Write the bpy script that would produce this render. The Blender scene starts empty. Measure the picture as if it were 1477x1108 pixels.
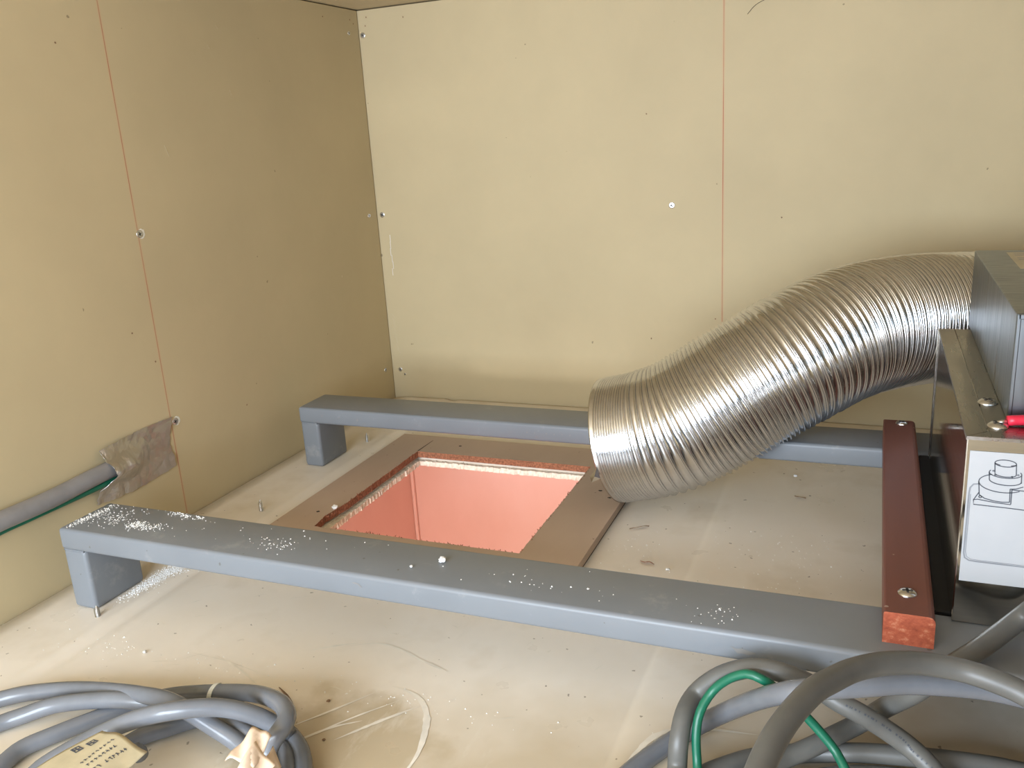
import bpy, bmesh, math, random
from mathutils import Matrix, Vector

random.seed(7)
scene = bpy.context.scene
COL = scene.collection

# ------------------------------------------------------------------ camera
cam_data = bpy.data.cameras.new('camera')
cam_data.sensor_width = 36.0
cam_data.lens = 36.0 * 1258.42 / 1477.0
cam_data.clip_start = 0.01
cam = bpy.data.objects.new('camera', cam_data)
COL.objects.link(cam)
cam.matrix_world = (Matrix.Translation((0, 0, 0.42))
                    @ Matrix.Rotation(math.radians(23.1236), 4, 'Z')
                    @ Matrix.Rotation(math.radians(74.1378), 4, 'X')
                    @ Matrix.Rotation(math.radians(-3.5787), 4, 'Z'))
scene.camera = cam

# ------------------------------------------------------------------ world, lights, exposure
world = bpy.data.worlds.new('world')
scene.world = world
world.use_nodes = True
world.node_tree.nodes['Background'].inputs[0].default_value = (0.80, 0.88, 1.0, 1)
world.node_tree.nodes['Background'].inputs[1].default_value = 0.15

def area_light(name, loc, target, sx, sy, power, color):
    d = bpy.data.lights.new(name, 'AREA')
    d.shape = 'RECTANGLE'; d.size = sx; d.size_y = sy
    d.energy = power; d.color = color
    o = bpy.data.objects.new(name, d); COL.objects.link(o)
    o.location = loc
    o.rotation_euler = (Vector(target) - Vector(loc)).to_track_quat('-Z', 'Y').to_euler()
    return o

# daylight entering the ceiling void through its open front side, behind the camera
area_light('daylight_opening', (-0.40, -0.50, 0.35), (-0.36, 1.2, 0.38), 0.80, 0.52, 27.0, (0.785, 0.885, 1.0))
# the lamp of the bathroom below the panel
bulb = bpy.data.lights.new('bathroom_lamp', 'POINT')
bulb.energy = 27.0; bulb.color = (1.0, 0.97, 0.94); bulb.shadow_soft_size = 0.07
bulb_o = bpy.data.objects.new('bathroom_lamp', bulb); COL.objects.link(bulb_o)
bulb_o.location = (-0.42, -0.35, -0.13)

scene.view_settings.view_transform = 'Standard'
scene.view_settings.look = 'None'
scene.view_settings.exposure = 0.0
scene.view_settings.gamma = 1.0
scene.view_settings.use_curve_mapping = False

# ------------------------------------------------------------------ helpers
def mesh_obj(name, verts, faces, mats, parent=None, smooth=False, fmat=None):
    me = bpy.data.meshes.new(name)
    me.from_pydata([tuple(v) for v in verts], [], faces)
    if not isinstance(mats, (list, tuple)): mats = [mats]
    for m in mats: me.materials.append(m)
    if fmat: me.polygons.foreach_set('material_index', fmat)
    if smooth: me.polygons.foreach_set('use_smooth', [True] * len(me.polygons))
    me.update()
    o = bpy.data.objects.new(name, me)
    COL.objects.link(o)
    if parent: attach(o, parent)
    return o

def attach(o, parent):
    o.parent = parent
    # parts are modelled in room coordinates; only the thing's Empty carries an offset
    o.matrix_parent_inverse = Matrix.Translation(parent.location).inverted() if parent.parent is None else Matrix.Identity(4)

def bm_obj(name, bm, mats, parent=None, smooth=False):
    me = bpy.data.meshes.new(name)
    bm.normal_update()
    bm.to_mesh(me); bm.free()
    if not isinstance(mats, (list, tuple)): mats = [mats]
    for m in mats: me.materials.append(m)
    if smooth: me.polygons.foreach_set('use_smooth', [True] * len(me.polygons))
    o = bpy.data.objects.new(name, me)
    COL.objects.link(o)
    if parent: attach(o, parent)
    return o

def box_bm(x0, x1, y0, y1, z0, z1, bev=0.0, seg=2):
    bm = bmesh.new()
    bmesh.ops.create_cube(bm, size=1.0)
    for v in bm.verts:
        v.co = ((x0 + x1) / 2 + v.co.x * (x1 - x0), (y0 + y1) / 2 + v.co.y * (y1 - y0), (z0 + z1) / 2 + v.co.z * (z1 - z0))
    if bev > 0:
        bmesh.ops.bevel(bm, geom=list(bm.edges), offset=bev, segments=seg, profile=0.5, affect='EDGES')
    return bm

def box(name, x0, x1, y0, y1, z0, z1, mat, parent=None, bev=0.0, seg=2, smooth=False):
    return bm_obj(name, box_bm(x0, x1, y0, y1, z0, z1, bev, seg), mat, parent, smooth)

def empty(name, loc):
    o = bpy.data.objects.new(name, None); COL.objects.link(o)
    o.location = loc; o.empty_display_size = 0.02
    return o

def tag(o, label=None, cat=None, group=None, kind=None):
    if label: o['label'] = label
    if cat: o['category'] = cat
    if group: o['group'] = group
    if kind: o['kind'] = kind
    return o

def catmull(pts, step=0.004):
    P = [Vector(p) for p in pts]
    P = [P[0] * 2 - P[1]] + P + [P[-1] * 2 - P[-2]]
    out = []
    for i in range(1, len(P) - 2):
        a, b, c, d = P[i - 1], P[i], P[i + 1], P[i + 2]
        n = max(2, int((c - b).length / step))
        for k in range(n):
            t = k / n
            out.append(0.5 * ((2 * b) + (c - a) * t + (2 * a - 5 * b + 4 * c - d) * t * t + (3 * b - a - 3 * c + d) * t ** 3))
    out.append(P[-2].copy())
    return out

def frames(path):
    T = []
    for i in range(len(path)):
        a = path[max(0, i - 1)]; b = path[min(len(path) - 1, i + 1)]
        T.append((b - a).normalized())
    N = Vector((0, 0, 1)); N = (N - T[0] * N.dot(T[0])).normalized()
    out = []
    for t in T:
        N = (N - t * N.dot(t)).normalized()
        out.append((t, N, t.cross(N)))
    return out

def tube_data(path, radius, seg=14, cap=True):
    fr = frames(path)
    V, F = [], []
    for p, (t, n, b) in zip(path, fr):
        for k in range(seg):
            a = 2 * math.pi * k / seg
            V.append(p + (n * math.cos(a) + b * math.sin(a)) * radius)
    for i in range(len(path) - 1):
        for k in range(seg):
            k2 = (k + 1) % seg
            F.append((i * seg + k, i * seg + k2, (i + 1) * seg + k2, (i + 1) * seg + k))
    if cap:
        F.append(tuple(range(seg))[::-1])
        F.append(tuple((len(path) - 1) * seg + k for k in range(seg)))
    return V, F

def tube(name, pts, radius, mat, parent=None, step=0.004, seg=14):
    V, F = tube_data(catmull(pts, step), radius, seg)
    return mesh_obj(name, V, F, mat, parent, True)

# ------------------------------------------------------------------ materials
class NT:
    def __init__(self, name):
        self.m = bpy.data.materials.new(name); self.m.use_nodes = True
        self.t = self.m.node_tree; self.b = self.t.nodes['Principled BSDF']
        self.co = self.t.nodes.new('ShaderNodeTexCoord').outputs['Object']
    def n(self, kind, **kw):
        nd = self.t.nodes.new(kind)
        for k, v in kw.items(): setattr(nd, k, v)
        return nd
    def l(self, a, b): self.t.links.new(a, b)
    def noise(self, scale, detail=3, rough=0.55, vec=None, stretch=None):
        nd = self.n('ShaderNodeTexNoise')
        nd.inputs['Scale'].default_value = scale; nd.inputs['Detail'].default_value = detail
        nd.inputs['Roughness'].default_value = rough
        v = vec or self.co
        if stretch:
            mp = self.n('ShaderNodeMapping'); mp.inputs['Scale'].default_value = stretch
            self.l(v, mp.inputs['Vector']); v = mp.outputs['Vector']
        self.l(v, nd.inputs['Vector'])
        return nd.outputs['Fac']
    def ramp(self, fac, stops):
        r = self.n('ShaderNodeValToRGB')
        e = r.color_ramp.elements
        while len(e) < len(stops): e.new(0.5)
        for el, (p, c) in zip(e, stops):
            el.position = p; el.color = (*c, 1) if len(c) == 3 else c
        self.l(fac, r.inputs['Fac'])
        return r.outputs['Color']
    def mix(self, fac, a, b, mode='MIX'):
        m = self.n('ShaderNodeMix', data_type='RGBA', blend_type=mode)
        for s, v in ((m.inputs['Factor'], fac), (m.inputs['A'], a), (m.inputs['B'], b)):
            if isinstance(v, (int, float)): s.default_value = v
            elif isinstance(v, tuple): s.default_value = (*v, 1)
            else: self.l(v, s)
        return m.outputs['Result']
    def math(self, op, a, b=None):
        m = self.n('ShaderNodeMath', operation=op)
        for s, v in ((m.inputs[0], a), (m.inputs[1], b)):
            if v is None: continue
            if isinstance(v, (int, float)): s.default_value = v
            else: self.l(v, s)
        return m.outputs[0]
    def bump(self, h, strength, dist=0.001):
        b = self.n('ShaderNodeBump'); b.inputs['Strength'].default_value = strength; b.inputs['Distance'].default_value = dist
        self.l(h, b.inputs['Height']); self.l(b.outputs['Normal'], self.b.inputs['Normal'])
    def done(self, col, rough=0.5, metal=0.0, spec=0.5):
        if isinstance(col, tuple): self.b.inputs['Base Color'].default_value = (*col, 1)
        else: self.l(col, self.b.inputs['Base Color'])
        if isinstance(rough, (int, float)): self.b.inputs['Roughness'].default_value = rough
        else: self.l(rough, self.b.inputs['Roughness'])
        self.b.inputs['Metallic'].default_value = metal
        self.b.inputs['Specular IOR Level'].default_value = spec
        return self.m

def simple(name, col, rough=0.5, metal=0.0, var=0.12, scale=60, bump=0.0, spec=0.5):
    t = NT(name)
    f = t.noise(scale, 4)
    c = t.ramp(f, [(0.3, tuple(x * (1 - var) for x in col)), (0.7, tuple(min(1, x * (1 + var)) for x in col))])
    if bump: t.bump(t.noise(scale * 4, 4), bump)
    return t.done(c, rough, metal, spec)

def board(name, col, line_axis=None, line_at=0.0):
    """paper-faced gypsum board: even tan paper, faint mottling, specks, an inked snap line"""
    t = NT(name)
    c = t.ramp(t.noise(5, 4), [(0.3, tuple(x * .93 for x in col)), (0.7, tuple(x * 1.05 for x in col))])
    c = t.mix(t.math('MULTIPLY', t.noise(70, 5), 0.10), c, tuple(x * .7 for x in col))
    speck = t.math('GREATER_THAN', t.noise(80, 2, .4), 0.805)
    c = t.mix(t.math('MULTIPLY', speck, 0.6), c, (0.14, 0.10, 0.06))
    pale = t.math('GREATER_THAN', t.noise(48, 2, .4, stretch=(1, 1, .35)), 0.80)
    c = t.mix(t.math('MULTIPLY', pale, 0.55), c, (0.80, 0.72, 0.55))
    if line_axis is not None:
        sx = t.n('ShaderNodeSeparateXYZ'); t.l(t.co, sx.inputs[0])
        d = t.math('ABSOLUTE', t.math('SUBTRACT', sx.outputs[line_axis], line_at))
        core = t.math('LESS_THAN', d, 0.00055)
        ink = t.math('MULTIPLY', core, t.math('ADD', t.math('MULTIPLY', t.noise(14, 4, stretch=(.6, .6, 1)), 1.1), 0.05))
        halo = t.math('MULTIPLY', t.math('LESS_THAN', d, 0.0020), t.math('MULTIPLY', t.noise(30, 3), 0.28))
        c = t.mix(halo, c, (0.70, 0.30, 0.17))
        c = t.mix(ink, c, (0.38, 0.07, 0.03))
    t.bump(t.noise(260, 3), 0.06, 0.0005)
    return t.done(c, 0.62, 0, 0.35)

TAN = (0.555, 0.455, 0.275)
M_wall_left = board('tan_gypsum_board_marked_left', TAN, 1, 0.7455)
M_wall_back = board('tan_gypsum_board_marked_back', TAN, 0, -0.2005)
M_board = board('tan_gypsum_board', (0.60, 0.50, 0.33))
M_wall_right = simple('low_bounce_brown', (0.26, 0.19, 0.11), 0.7)  # colour of the unseen right wall, darkened to cut bounced light
M_dark = simple('dark_void', (0.02, 0.016, 0.012), 0.9)

def floor_mat():
    t = NT('cream_moulded_panel')
    base = (0.82, 0.755, 0.665)
    c = t.ramp(t.noise(4.5, 5), [(0.32, (0.74, 0.66, 0.55)), (0.62, base)])
    c = t.mix(t.ramp(t.noise(9, 4, .6), [(0.54, (0, 0, 0)), (0.72, (.5, .5, .5))]), c, (0.56, 0.465, 0.33))
    # brown tone in a patch at the front of the panel, with a ragged outline
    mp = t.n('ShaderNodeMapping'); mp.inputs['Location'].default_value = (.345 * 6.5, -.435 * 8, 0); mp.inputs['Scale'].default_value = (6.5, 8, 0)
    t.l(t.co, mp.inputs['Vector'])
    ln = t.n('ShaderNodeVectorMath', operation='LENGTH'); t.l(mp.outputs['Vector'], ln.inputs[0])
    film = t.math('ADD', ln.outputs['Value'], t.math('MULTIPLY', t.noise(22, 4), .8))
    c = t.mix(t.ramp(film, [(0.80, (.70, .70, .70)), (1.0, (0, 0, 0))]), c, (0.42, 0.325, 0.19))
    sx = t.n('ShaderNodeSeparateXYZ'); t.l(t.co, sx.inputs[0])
    near = t.math('ADD', t.math('SUBTRACT', .565, sx.outputs[1]), t.math('MULTIPLY', t.noise(8, 4), .22))  # browner towards the front and the right of the panel
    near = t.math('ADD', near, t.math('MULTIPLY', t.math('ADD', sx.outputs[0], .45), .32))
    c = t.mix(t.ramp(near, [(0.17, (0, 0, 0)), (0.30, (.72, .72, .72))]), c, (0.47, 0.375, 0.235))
    # pale dry scuffs
    sc = t.ramp(t.noise(26, 6, .7, stretch=(1, .35, 1)), [(0.60, (0, 0, 0)), (0.70, (.45, .45, .45))])
    c = t.mix(sc, c, (0.72, 0.66, 0.56))
    grime = t.math('GREATER_THAN', t.noise(150, 2, .45), 0.745)
    c = t.mix(t.math('MULTIPLY', grime, 0.65), c, (0.14, 0.10, 0.06))
    r = t.ramp(t.noise(18, 4), [(0.3, (.26, .26, .26)), (0.7, (.48, .48, .48))])
    t.bump(t.noise(40, 4), 0.10, 0.0006)
    return t.done(c, r, 0, 0.5)
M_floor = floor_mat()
M_panel_edge = simple('crumbled_plaster_edge', (0.78, 0.70, 0.58), 0.9, var=.2, scale=200, bump=.6)
M_dust = simple('white_plaster_dust', (0.82, 0.81, 0.79), 0.95)

def steel_paint():
    t = NT('grey_painted_steel')
    c = t.ramp(t.noise(12, 4), [(0.3, (0.180, 0.194, 0.212)), (0.7, (0.200, 0.216, 0.235))])
    sm = t.ramp(t.noise(24, 6, .7), [(0.60, (0, 0, 0)), (0.74, (.30, .30, .30))])
    c = t.mix(sm, c, (0.46, 0.45, 0.42))
    gr = t.math('GREATER_THAN', t.noise(120, 2, .4), 0.765)
    c = t.mix(t.math('MULTIPLY', gr, .6), c, (0.10, 0.09, 0.075))
    t.bump(t.noise(90, 3), 0.05, 0.0004)
    return t.done(c, 0.36, 0, 0.35)
M_steel = steel_paint()
M_chip = simple('bare_primer_patch', (0.22, 0.215, 0.21), 0.6)

def mdf_mat():
    t = NT('brown_fibreboard_face')
    c = t.ramp(t.noise(9, 5, stretch=(1, .3, 1)), [(0.3, (0.43, 0.315, 0.235)), (0.7, (0.52, 0.39, 0.295))])
    c = t.mix(t.ramp(t.noise(35, 5), [(0.58, (0, 0, 0)), (0.75, (.35, .35, .35))]), c, (0.50, 0.39, 0.29))
    g = t.math('GREATER_THAN', t.noise(170, 2, .4), 0.76)
    c = t.mix(t.math('MULTIPLY', g, .7), c, (0.08, 0.05, 0.03))
    t.bump(t.noise(220, 3, stretch=(1, .2, 1)), 0.08, 0.0004)
    return t.done(c, 0.5, 0, 0.4)
M_mdf = mdf_mat()
M_mdf_cut = simple('rough_red_brown_cut_edge', (0.27, 0.115, 0.06), 0.95, var=.45, scale=350, bump=.8)

def brown_paint():
    t = NT('red_brown_paint')
    c = t.ramp(t.noise(30, 4, stretch=(1, .1, 1)), [(0.3, (0.140, 0.049, 0.035)), (0.7, (0.172, 0.062, 0.044))])
    g = t.math('GREATER_THAN', t.noise(140, 2, .4), 0.76)
    c = t.mix(t.math('MULTIPLY', g, .5), c, (0.5, 0.42, 0.34))
    t.bump(t.noise(120, 3, stretch=(1, .08, 1)), 0.12, 0.0005)
    return t.done(c, 0.50, 0, 0.35)
M_brown = brown_paint()
def endgrain():
    t = NT('bare_orange_end_grain')
    c = t.ramp(t.noise(180, 5, .7, stretch=(1, 1, 1.6)), [(0.3, (0.25, 0.050, 0.023)), (0.55, (0.40, 0.095, 0.044)), (0.75, (0.58, 0.26, 0.15))])
    t.bump(t.noise(400, 4), 0.5, 0.0006)
    return t.done(c, 0.85)
M_endgrain = endgrain()

def metal(name, col, rough, streak=None, bump=0.02, scale=80):
    t = NT(name)
    f = t.noise(scale, 4, .6, stretch=streak)
    c = t.ramp(f, [(0.25, tuple(x * .88 for x in col)), (0.75, col)])
    r = t.ramp(t.noise(scale * .5, 3, stretch=streak), [(0.3, (rough * .75,) * 3), (0.7, (rough * 1.3,) * 3)])
    if bump: t.bump(f, bump, 0.0005)
    return t.done(c, r, 1.0)
M_alu = metal('aluminium_foil', (0.74, 0.74, 0.745), 0.19, bump=.0, scale=140)
M_stainless = metal('mirror_stainless', (0.58, 0.565, 0.53), 0.10, streak=(.1, .1, 6), bump=.004)
M_stainless_top = metal('brushed_stainless', (0.38, 0.365, 0.335), 0.30, streak=(3, .4, 3), bump=.0)
M_galv = metal('galvanised_sheet', (0.24, 0.27, 0.29), 0.36, streak=(1, 7, .25), bump=.015)
M_screw = metal('zinc_screw', (0.72, 0.72, 0.72), 0.28)
M_screw_dark = simple('screw_recess', (0.03, 0.03, 0.035), 0.5)
M_tape = metal('aluminium_tape', (0.60, 0.575, 0.55), 0.45, bump=.08, scale=60)
M_sheet = simple('white_printed_sheet', (0.42, 0.43, 0.445), 0.55, var=.02)
M_ink = simple('dark_print', (0.06, 0.065, 0.08), 0.6)
M_ink_soft = simple('grey_print', (0.22, 0.23, 0.25), 0.6)
M_cable = simple('grey_pvc_sheath', (0.15, 0.158, 0.175), 0.25, var=.10, scale=40)
M_cable_old = simple('dusty_grey_pvc_sheath', (0.112, 0.111, 0.103), 0.42, var=.14, scale=40)
M_cable_wall = simple('pale_grey_dusty_sheath', (0.235, 0.225, 0.225), 0.45, var=.12, scale=40)
M_black = simple('gap_block_black', (0.012, 0.011, 0.010), 0.7)  # black of the added block that stands in for shade beside the batten
M_green = simple('green_wire_sheath', (0.006, 0.120, 0.066), 0.38)
M_red = simple('red_wire_sheath', (0.62, 0.02, 0.05), 0.4)
M_tie = simple('off_white_nylon_tie', (0.62, 0.62, 0.56), 0.45)
M_label = simple('yellowed_plastic_label', (0.47, 0.40, 0.26), 0.35, var=.12, scale=50)
M_paper = simple('cream_paper_tape', (0.72, 0.56, 0.42), 0.7, var=.10, scale=90)
M_wood_chip = simple('brown_splinter', (0.22, 0.13, 0.07), 0.8, var=.3, scale=200)
M_scuff = simple('pale_scuff', (0.74, 0.69, 0.60), 0.7)
M_plaster = simple('broken_white_plaster', (0.85, 0.82, 0.72), 0.9)

def pink_mat():
    t = NT('pink_marbled_bath_panel')
    w = t.noise(3.0, 6, .6, stretch=(1.2, 1.2, .6))
    c = t.ramp(w, [(0.30, (0.80, 0.49, 0.40)), (0.5, (0.85, 0.545, 0.455)), (0.68, (0.88, 0.60, 0.52))])
    return t.done(c, 0.30)
M_pink = pink_mat()
M_bath_floor = simple('bathroom_floor', (0.6, 0.5, 0.45), 0.5)

# ------------------------------------------------------------------ the setting
XL, YB, ZC, XR, YN = -0.757, 1.2572, 0.6205, 1.15, -0.22
wall_left = tag(box('wall_left', XL - .0125, XL, YN, YB - .0016, -.03, ZC - .0016, M_wall_left, bev=.0006, seg=1),
                'tan gypsum board wall on the left with a thin red snap line', kind='structure')
wall_back = tag(box('wall_back', XL - .0125, XR, YB, YB + .0125, -.03, ZC - .0016, M_wall_back, bev=.0006, seg=1),
                'tan gypsum board wall at the back with a thin red snap line', kind='structure')
wall_right = tag(box('wall_right', XR, XR + .0125, YN, YB, -.03, ZC, M_wall_right), 'unseen wall on the right, browned to cut bounced light', kind='structure')
ceiling = tag(box('ceiling', XL - .03, XR + .02, YN, YB + .03, ZC, ZC + .0125, M_board), 'tan gypsum board ceiling', kind='structure')
tag(box('trim_1', XL - .04, XR + .02, YB + .0127, YB + .05, -.03, ZC + .01, M_dark), 'dark stud framing behind the back board', kind='structure')
tag(box('trim_2', XL - .05, XL - .0127, YN, YB + .0127, -.03, ZC + .01, M_dark), 'dark stud framing behind the left board', kind='structure')

# floor: moulded cream panel with a groove, a low step and a hole under the fibreboard frame
HX0, HX1, HY0, HY1 = -.5725, -.3160, .7330, .9905
FX0, FX1, FY0, FY1 = XL + .0025, XR - .001, YN, YB - .004
def sstep(a, b, x):
    t = max(0, min(1, (x - a) / (b - a))); return t * t * (3 - 2 * t)
def floor_h(x, y):
    h = 0.0
    d = (x + .6450) / .0080
    h -= .0022 * math.exp(-d * d)                       # long groove beside the left wall
    d = (x + .6600) / .0060
    h += .0008 * math.exp(-d * d)
    if x > -.1535:                                      # low moulded step with one crisp flank
        d = x + .1535
        h += .0046 * (1 - math.exp(-d / .013)) * math.exp(-d / .050)
    return h
xs = sorted(set([round(FX0 + (FX1 - FX0) * i / 90, 5) for i in range(91)] + [round(-.68 + .0025 * i, 5) for i in range(28)]
                + [round(-.162 + .0022 * i, 5) for i in range(28)] + [HX0, HX1]))
ys = sorted(set([round(FY0 + (FY1 - FY0) * i / 60, 5) for i in range(61)] + [round(FY1 - .03 + .003 * i, 5) for i in range(10)] + [HY0, HY1]))
V, F, idx = [], [], {}
CR = .028
for j, y in enumerate(ys):
    for i, x in enumerate(xs):
        px, py = x, y
        cx, cy = FX0 + CR, FY1 - CR
        if x < cx and y > cy:
            d = math.hypot(x - cx, y - cy)
            if d > CR: px, py = cx + (x - cx) * CR / d, cy + (y - cy) * CR / d
        idx[i, j] = len(V); V.append((px, py, floor_h(x, y)))
for j in range(len(ys) - 1):
    for i in range(len(xs) - 1):
        xc, yc = (xs[i] + xs[i + 1]) / 2, (ys[j] + ys[j + 1]) / 2
        if HX0 < xc < HX1 and HY0 < yc < HY1: continue
        F.append((idx[i, j], idx[i + 1, j], idx[i + 1, j + 1], idx[i, j + 1]))
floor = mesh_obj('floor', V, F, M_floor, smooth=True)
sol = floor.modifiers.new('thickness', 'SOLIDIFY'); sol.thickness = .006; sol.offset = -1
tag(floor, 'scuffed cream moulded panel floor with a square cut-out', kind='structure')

def ring_plate(name, outer, inner, z0, z1, mats, parent, jit_z=0.0):
    """flat plate between two closed loops of equal length; material 1 on the inner cut face"""
    n = len(outer)
    V = [(x, y, z1) for x, y in outer] + [(x, y, z1 - random.random() * jit_z) for x, y in inner] \
        + [(x, y, z0) for x, y in outer] + [(x + random.uniform(-1, 1) * jit_z, y + random.uniform(-1, 1) * jit_z, z0) for x, y in inner]
    F, fm = [], []
    for i in range(n):
        k = (i + 1) % n
        F += [(i, k, n + k, n + i), (2 * n + k, 2 * n + i, 3 * n + i, 3 * n + k), (k, i, 2 * n + i, 2 * n + k), (n + i, n + k, 3 * n + k, 3 * n + i)]
        fm += [0, 0, 0, 1]
    return mesh_obj(name, V, F, mats, parent, False, fm)

def rect_loop(x0, x1, y0, y1, n):
    P = []
    for (a, b) in (((x0, y0), (x1, y0)), ((x1, y0), (x1, y1)), ((x1, y1), (x0, y1)), ((x0, y1), (x0, y0))):
        for k in range(n): P.append((a[0] + (b[0] - a[0]) * k / n, a[1] + (b[1] - a[1]) * k / n))
    return P

def jag(loop, n, amps):
    """push each side of a rect_loop inwards/outwards irregularly: amps per side (front, right, back, left)"""
    out = []
    drift = 0
    for i, (x, y) in enumerate(loop):
        s = i // n; a = amps[s]
        drift = drift * .8 + random.uniform(-1, 1) * .6
        j = a * (drift * .6 + random.uniform(-.5, .5))
        if i % n == 0: j *= .3
        dx, dy = ((0, 1), (-1, 0), (0, -1), (1, 0))[s]
        out.append((x + dx * j, y + dy * j))
    return out

N = 110
lip_out = rect_loop(HX0 - .001, HX1 + .001, HY0 - .001, HY1 + .001, N)
lip_in = jag(rect_loop(-.5655, -.3215, .7395, .9850, N), N, (.0007, .0007, .0013, .0011))
lip = ring_plate('broken_cut_edge', lip_out, lip_in, -.0085, -.0012, [M_panel_edge, M_panel_edge], floor, .0012)
lip['label'] = 'crumbly pale plaster edge of the cut-out'

# bathroom below the panel, seen through the cut-out
BX0, BX1, BY0, BY1, BZ0, BZ1 = -.684, .90, -.70, 1.160, -2.1, -.0085
tag(box('wall_bath_back', BX0 - .01, BX1, BY1, BY1 + .01, BZ0, BZ1, M_pink), 'pink marbled bathroom wall seen through the cut-out', kind='structure')
tag(box('wall_bath_left', BX0 - .01, BX0, BY0, BY1, BZ0, BZ1, M_pink), 'pink marbled bathroom side wall seen through the cut-out', kind='structure')
tag(box('wall_bath_right', BX1, BX1 + .01, BY0, BY1, BZ0, BZ1, M_pink), 'pink bathroom wall on the right', kind='structure')
tag(box('wall_bath_front', BX0 - .01, BX1, BY0 - .01, BY0, BZ0, BZ1, M_pink), 'pink bathroom wall at the front', kind='structure')
tag(box('floor_bath', BX0, BX1, BY0, BY1, BZ0 - .01, BZ0, M_bath_floor), 'bathroom floor', kind='structure')
tag(box('trim_3', BX0, BX0 + .006, BY1 - .006, BY1, BZ0, BZ1, M_pink, bev=.002), 'pink corner bead between the bathroom walls', kind='structure')
tag(box('trim_4', -.4285 + .08, -.4265 + .08, BY1 - .0012, BY1, BZ0, BZ1, M_pink), 'thin vertical joint strip on the pink bathroom wall', kind='structure')

# pale scuffs and scratches across the cream panel (one joined part, too fine to count)
V, F = [], []
def scratch(pts, w, z=.0003):
    z += len(F) * 5e-7
    P = catmull(pts, .004)
    b = len(V)
    for i, p in enumerate(P):
        t = (P[min(i + 1, len(P) - 1)] - P[max(i - 1, 0)]).normalized()
        s = Vector((-t.y, t.x, 0)); k = w * math.sin(math.pi * (i + .4) / len(P)) * random.uniform(.6, 1)
        zz = floor_h(p.x, p.y) + z
        V.append((p.x + s.x * k, p.y + s.y * k, zz)); V.append((p.x - s.x * k, p.y - s.y * k, zz))
    for i in range(len(P) - 1): F.append((b + 2 * i, b + 2 * i + 1, b + 2 * i + 3, b + 2 * i + 2))
scratch([(-.5400, .5080, 0), (-.4950, .5060, 0), (-.4430, .4975, 0)], .0007)
scratch([(-.5150, .5110, 0), (-.4800, .5000, 0), (-.4430, .4820, 0), (-.4260, .4730, 0)], .0010)
scratch([(-.4380, .5420, 0), (-.4180, .5560, 0), (-.4030, .5640, 0)], .0018)
scratch([(-.4130, .5560, 0), (-.3850, .5690, 0), (-.3600, .5660, 0), (-.3350, .5570, 0), (-.3120, .5500, 0)], .0014)
scratch([(-.3440, .5590, 0), (-.3250, .5540, 0), (-.3080, .5490, 0)], .0016)
scratch([(-.3420, .5180, 0), (-.3180, .5130, 0), (-.2980, .4930, 0), (-.2850, .4560, 0), (-.2840, .4250, 0)], .0034)
for k in range(4):
    x, y = -.395 + .014 * k + random.uniform(-.004, .004), .432 + random.uniform(-.01, .02)
    scratch([(x, y, 0), (x + .022, y + .030, 0), (x + .042, y + .052 + random.uniform(-.01, .01), 0)], .0010 + .0020 * random.random())
for k in range(26):
    x, y = random.uniform(-.62, .02), random.uniform(.42, .62); a = random.uniform(-.5, 1.3); L = random.uniform(.008, .025)
    scratch([(x, y, 0), (x + L * math.cos(a) * .5, y + L * math.sin(a) * .5 + .001, 0), (x + L * math.cos(a), y + L * math.sin(a), 0)], .0005)
scratch([(-.145, .470, 0), (-.128, .520, 0), (-.100, .538, 0), (-.060, .545, 0)], .0030)
o = mesh_obj('scuff_marks', V, F, M_scuff, floor); o['kind'] = 'stuff'

# ------------------------------------------------------------------ screws
def screw_head(name, loc, normal, r, parent, mat=None, cross=True, dome=.28):
    """domed cross-recess head: turned profile with a recessed cross"""
    bm = bmesh.new()
    seg, prof = 20, [(1.0, 0.0), (1.0, .06), (.93, .17), (.72, dome), (.40, dome + .07), (0.0, dome + .09)]
    rings = []
    for (rr, h) in prof[:-1]:
        rings.append([bm.verts.new((rr * r * math.cos(2 * math.pi * k / seg), rr * r * math.sin(2 * math.pi * k / seg), h * r)) for k in range(seg)])
    top = bm.verts.new((0, 0, prof[-1][1] * r))
    for a, b in zip(rings[:-1], rings[1:]):
        for k in range(seg): bm.faces.new((a[k], a[(k + 1) % seg], b[(k + 1) % seg], b[k]))
    for k in range(seg): bm.faces.new((rings[-1][k], rings[-1][(k + 1) % seg], top))
    q = Vector((0, 0, 1)).rotation_difference(Vector(normal)).to_matrix().to_4x4()
    spin = Matrix.Rotation(random.uniform(0, 1.5), 4, 'Z')
    mw = Matrix.Translation(loc) @ q @ spin
    bm.transform(mw)
    o = bm_obj(name, bm, mat or M_screw, parent, True)
    if cross and parent is not None:
        bm = bmesh.new()
        for (a, b) in ((.52, .13), (.13, .52)):
            h = (dome + .092) * r
            vs = [bm.verts.new((sx * a * r, sy * b * r, h)) for sx, sy in ((-1, -1), (1, -1), (1, 1), (-1, 1))]
            vb = [bm.verts.new((sx * a * r, sy * b * r, .1 * r)) for sx, sy in ((-1, -1), (1, -1), (1, 1), (-1, 1))]
            bm.faces.new(vs)
            for k in range(4): bm.faces.new((vb[k], vb[(k + 1) % 4], vs[(k + 1) % 4], vs[k]))
        bm.transform(mw)
        bm_obj('cross_recess', bm, M_screw_dark, o)
    return o

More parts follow.
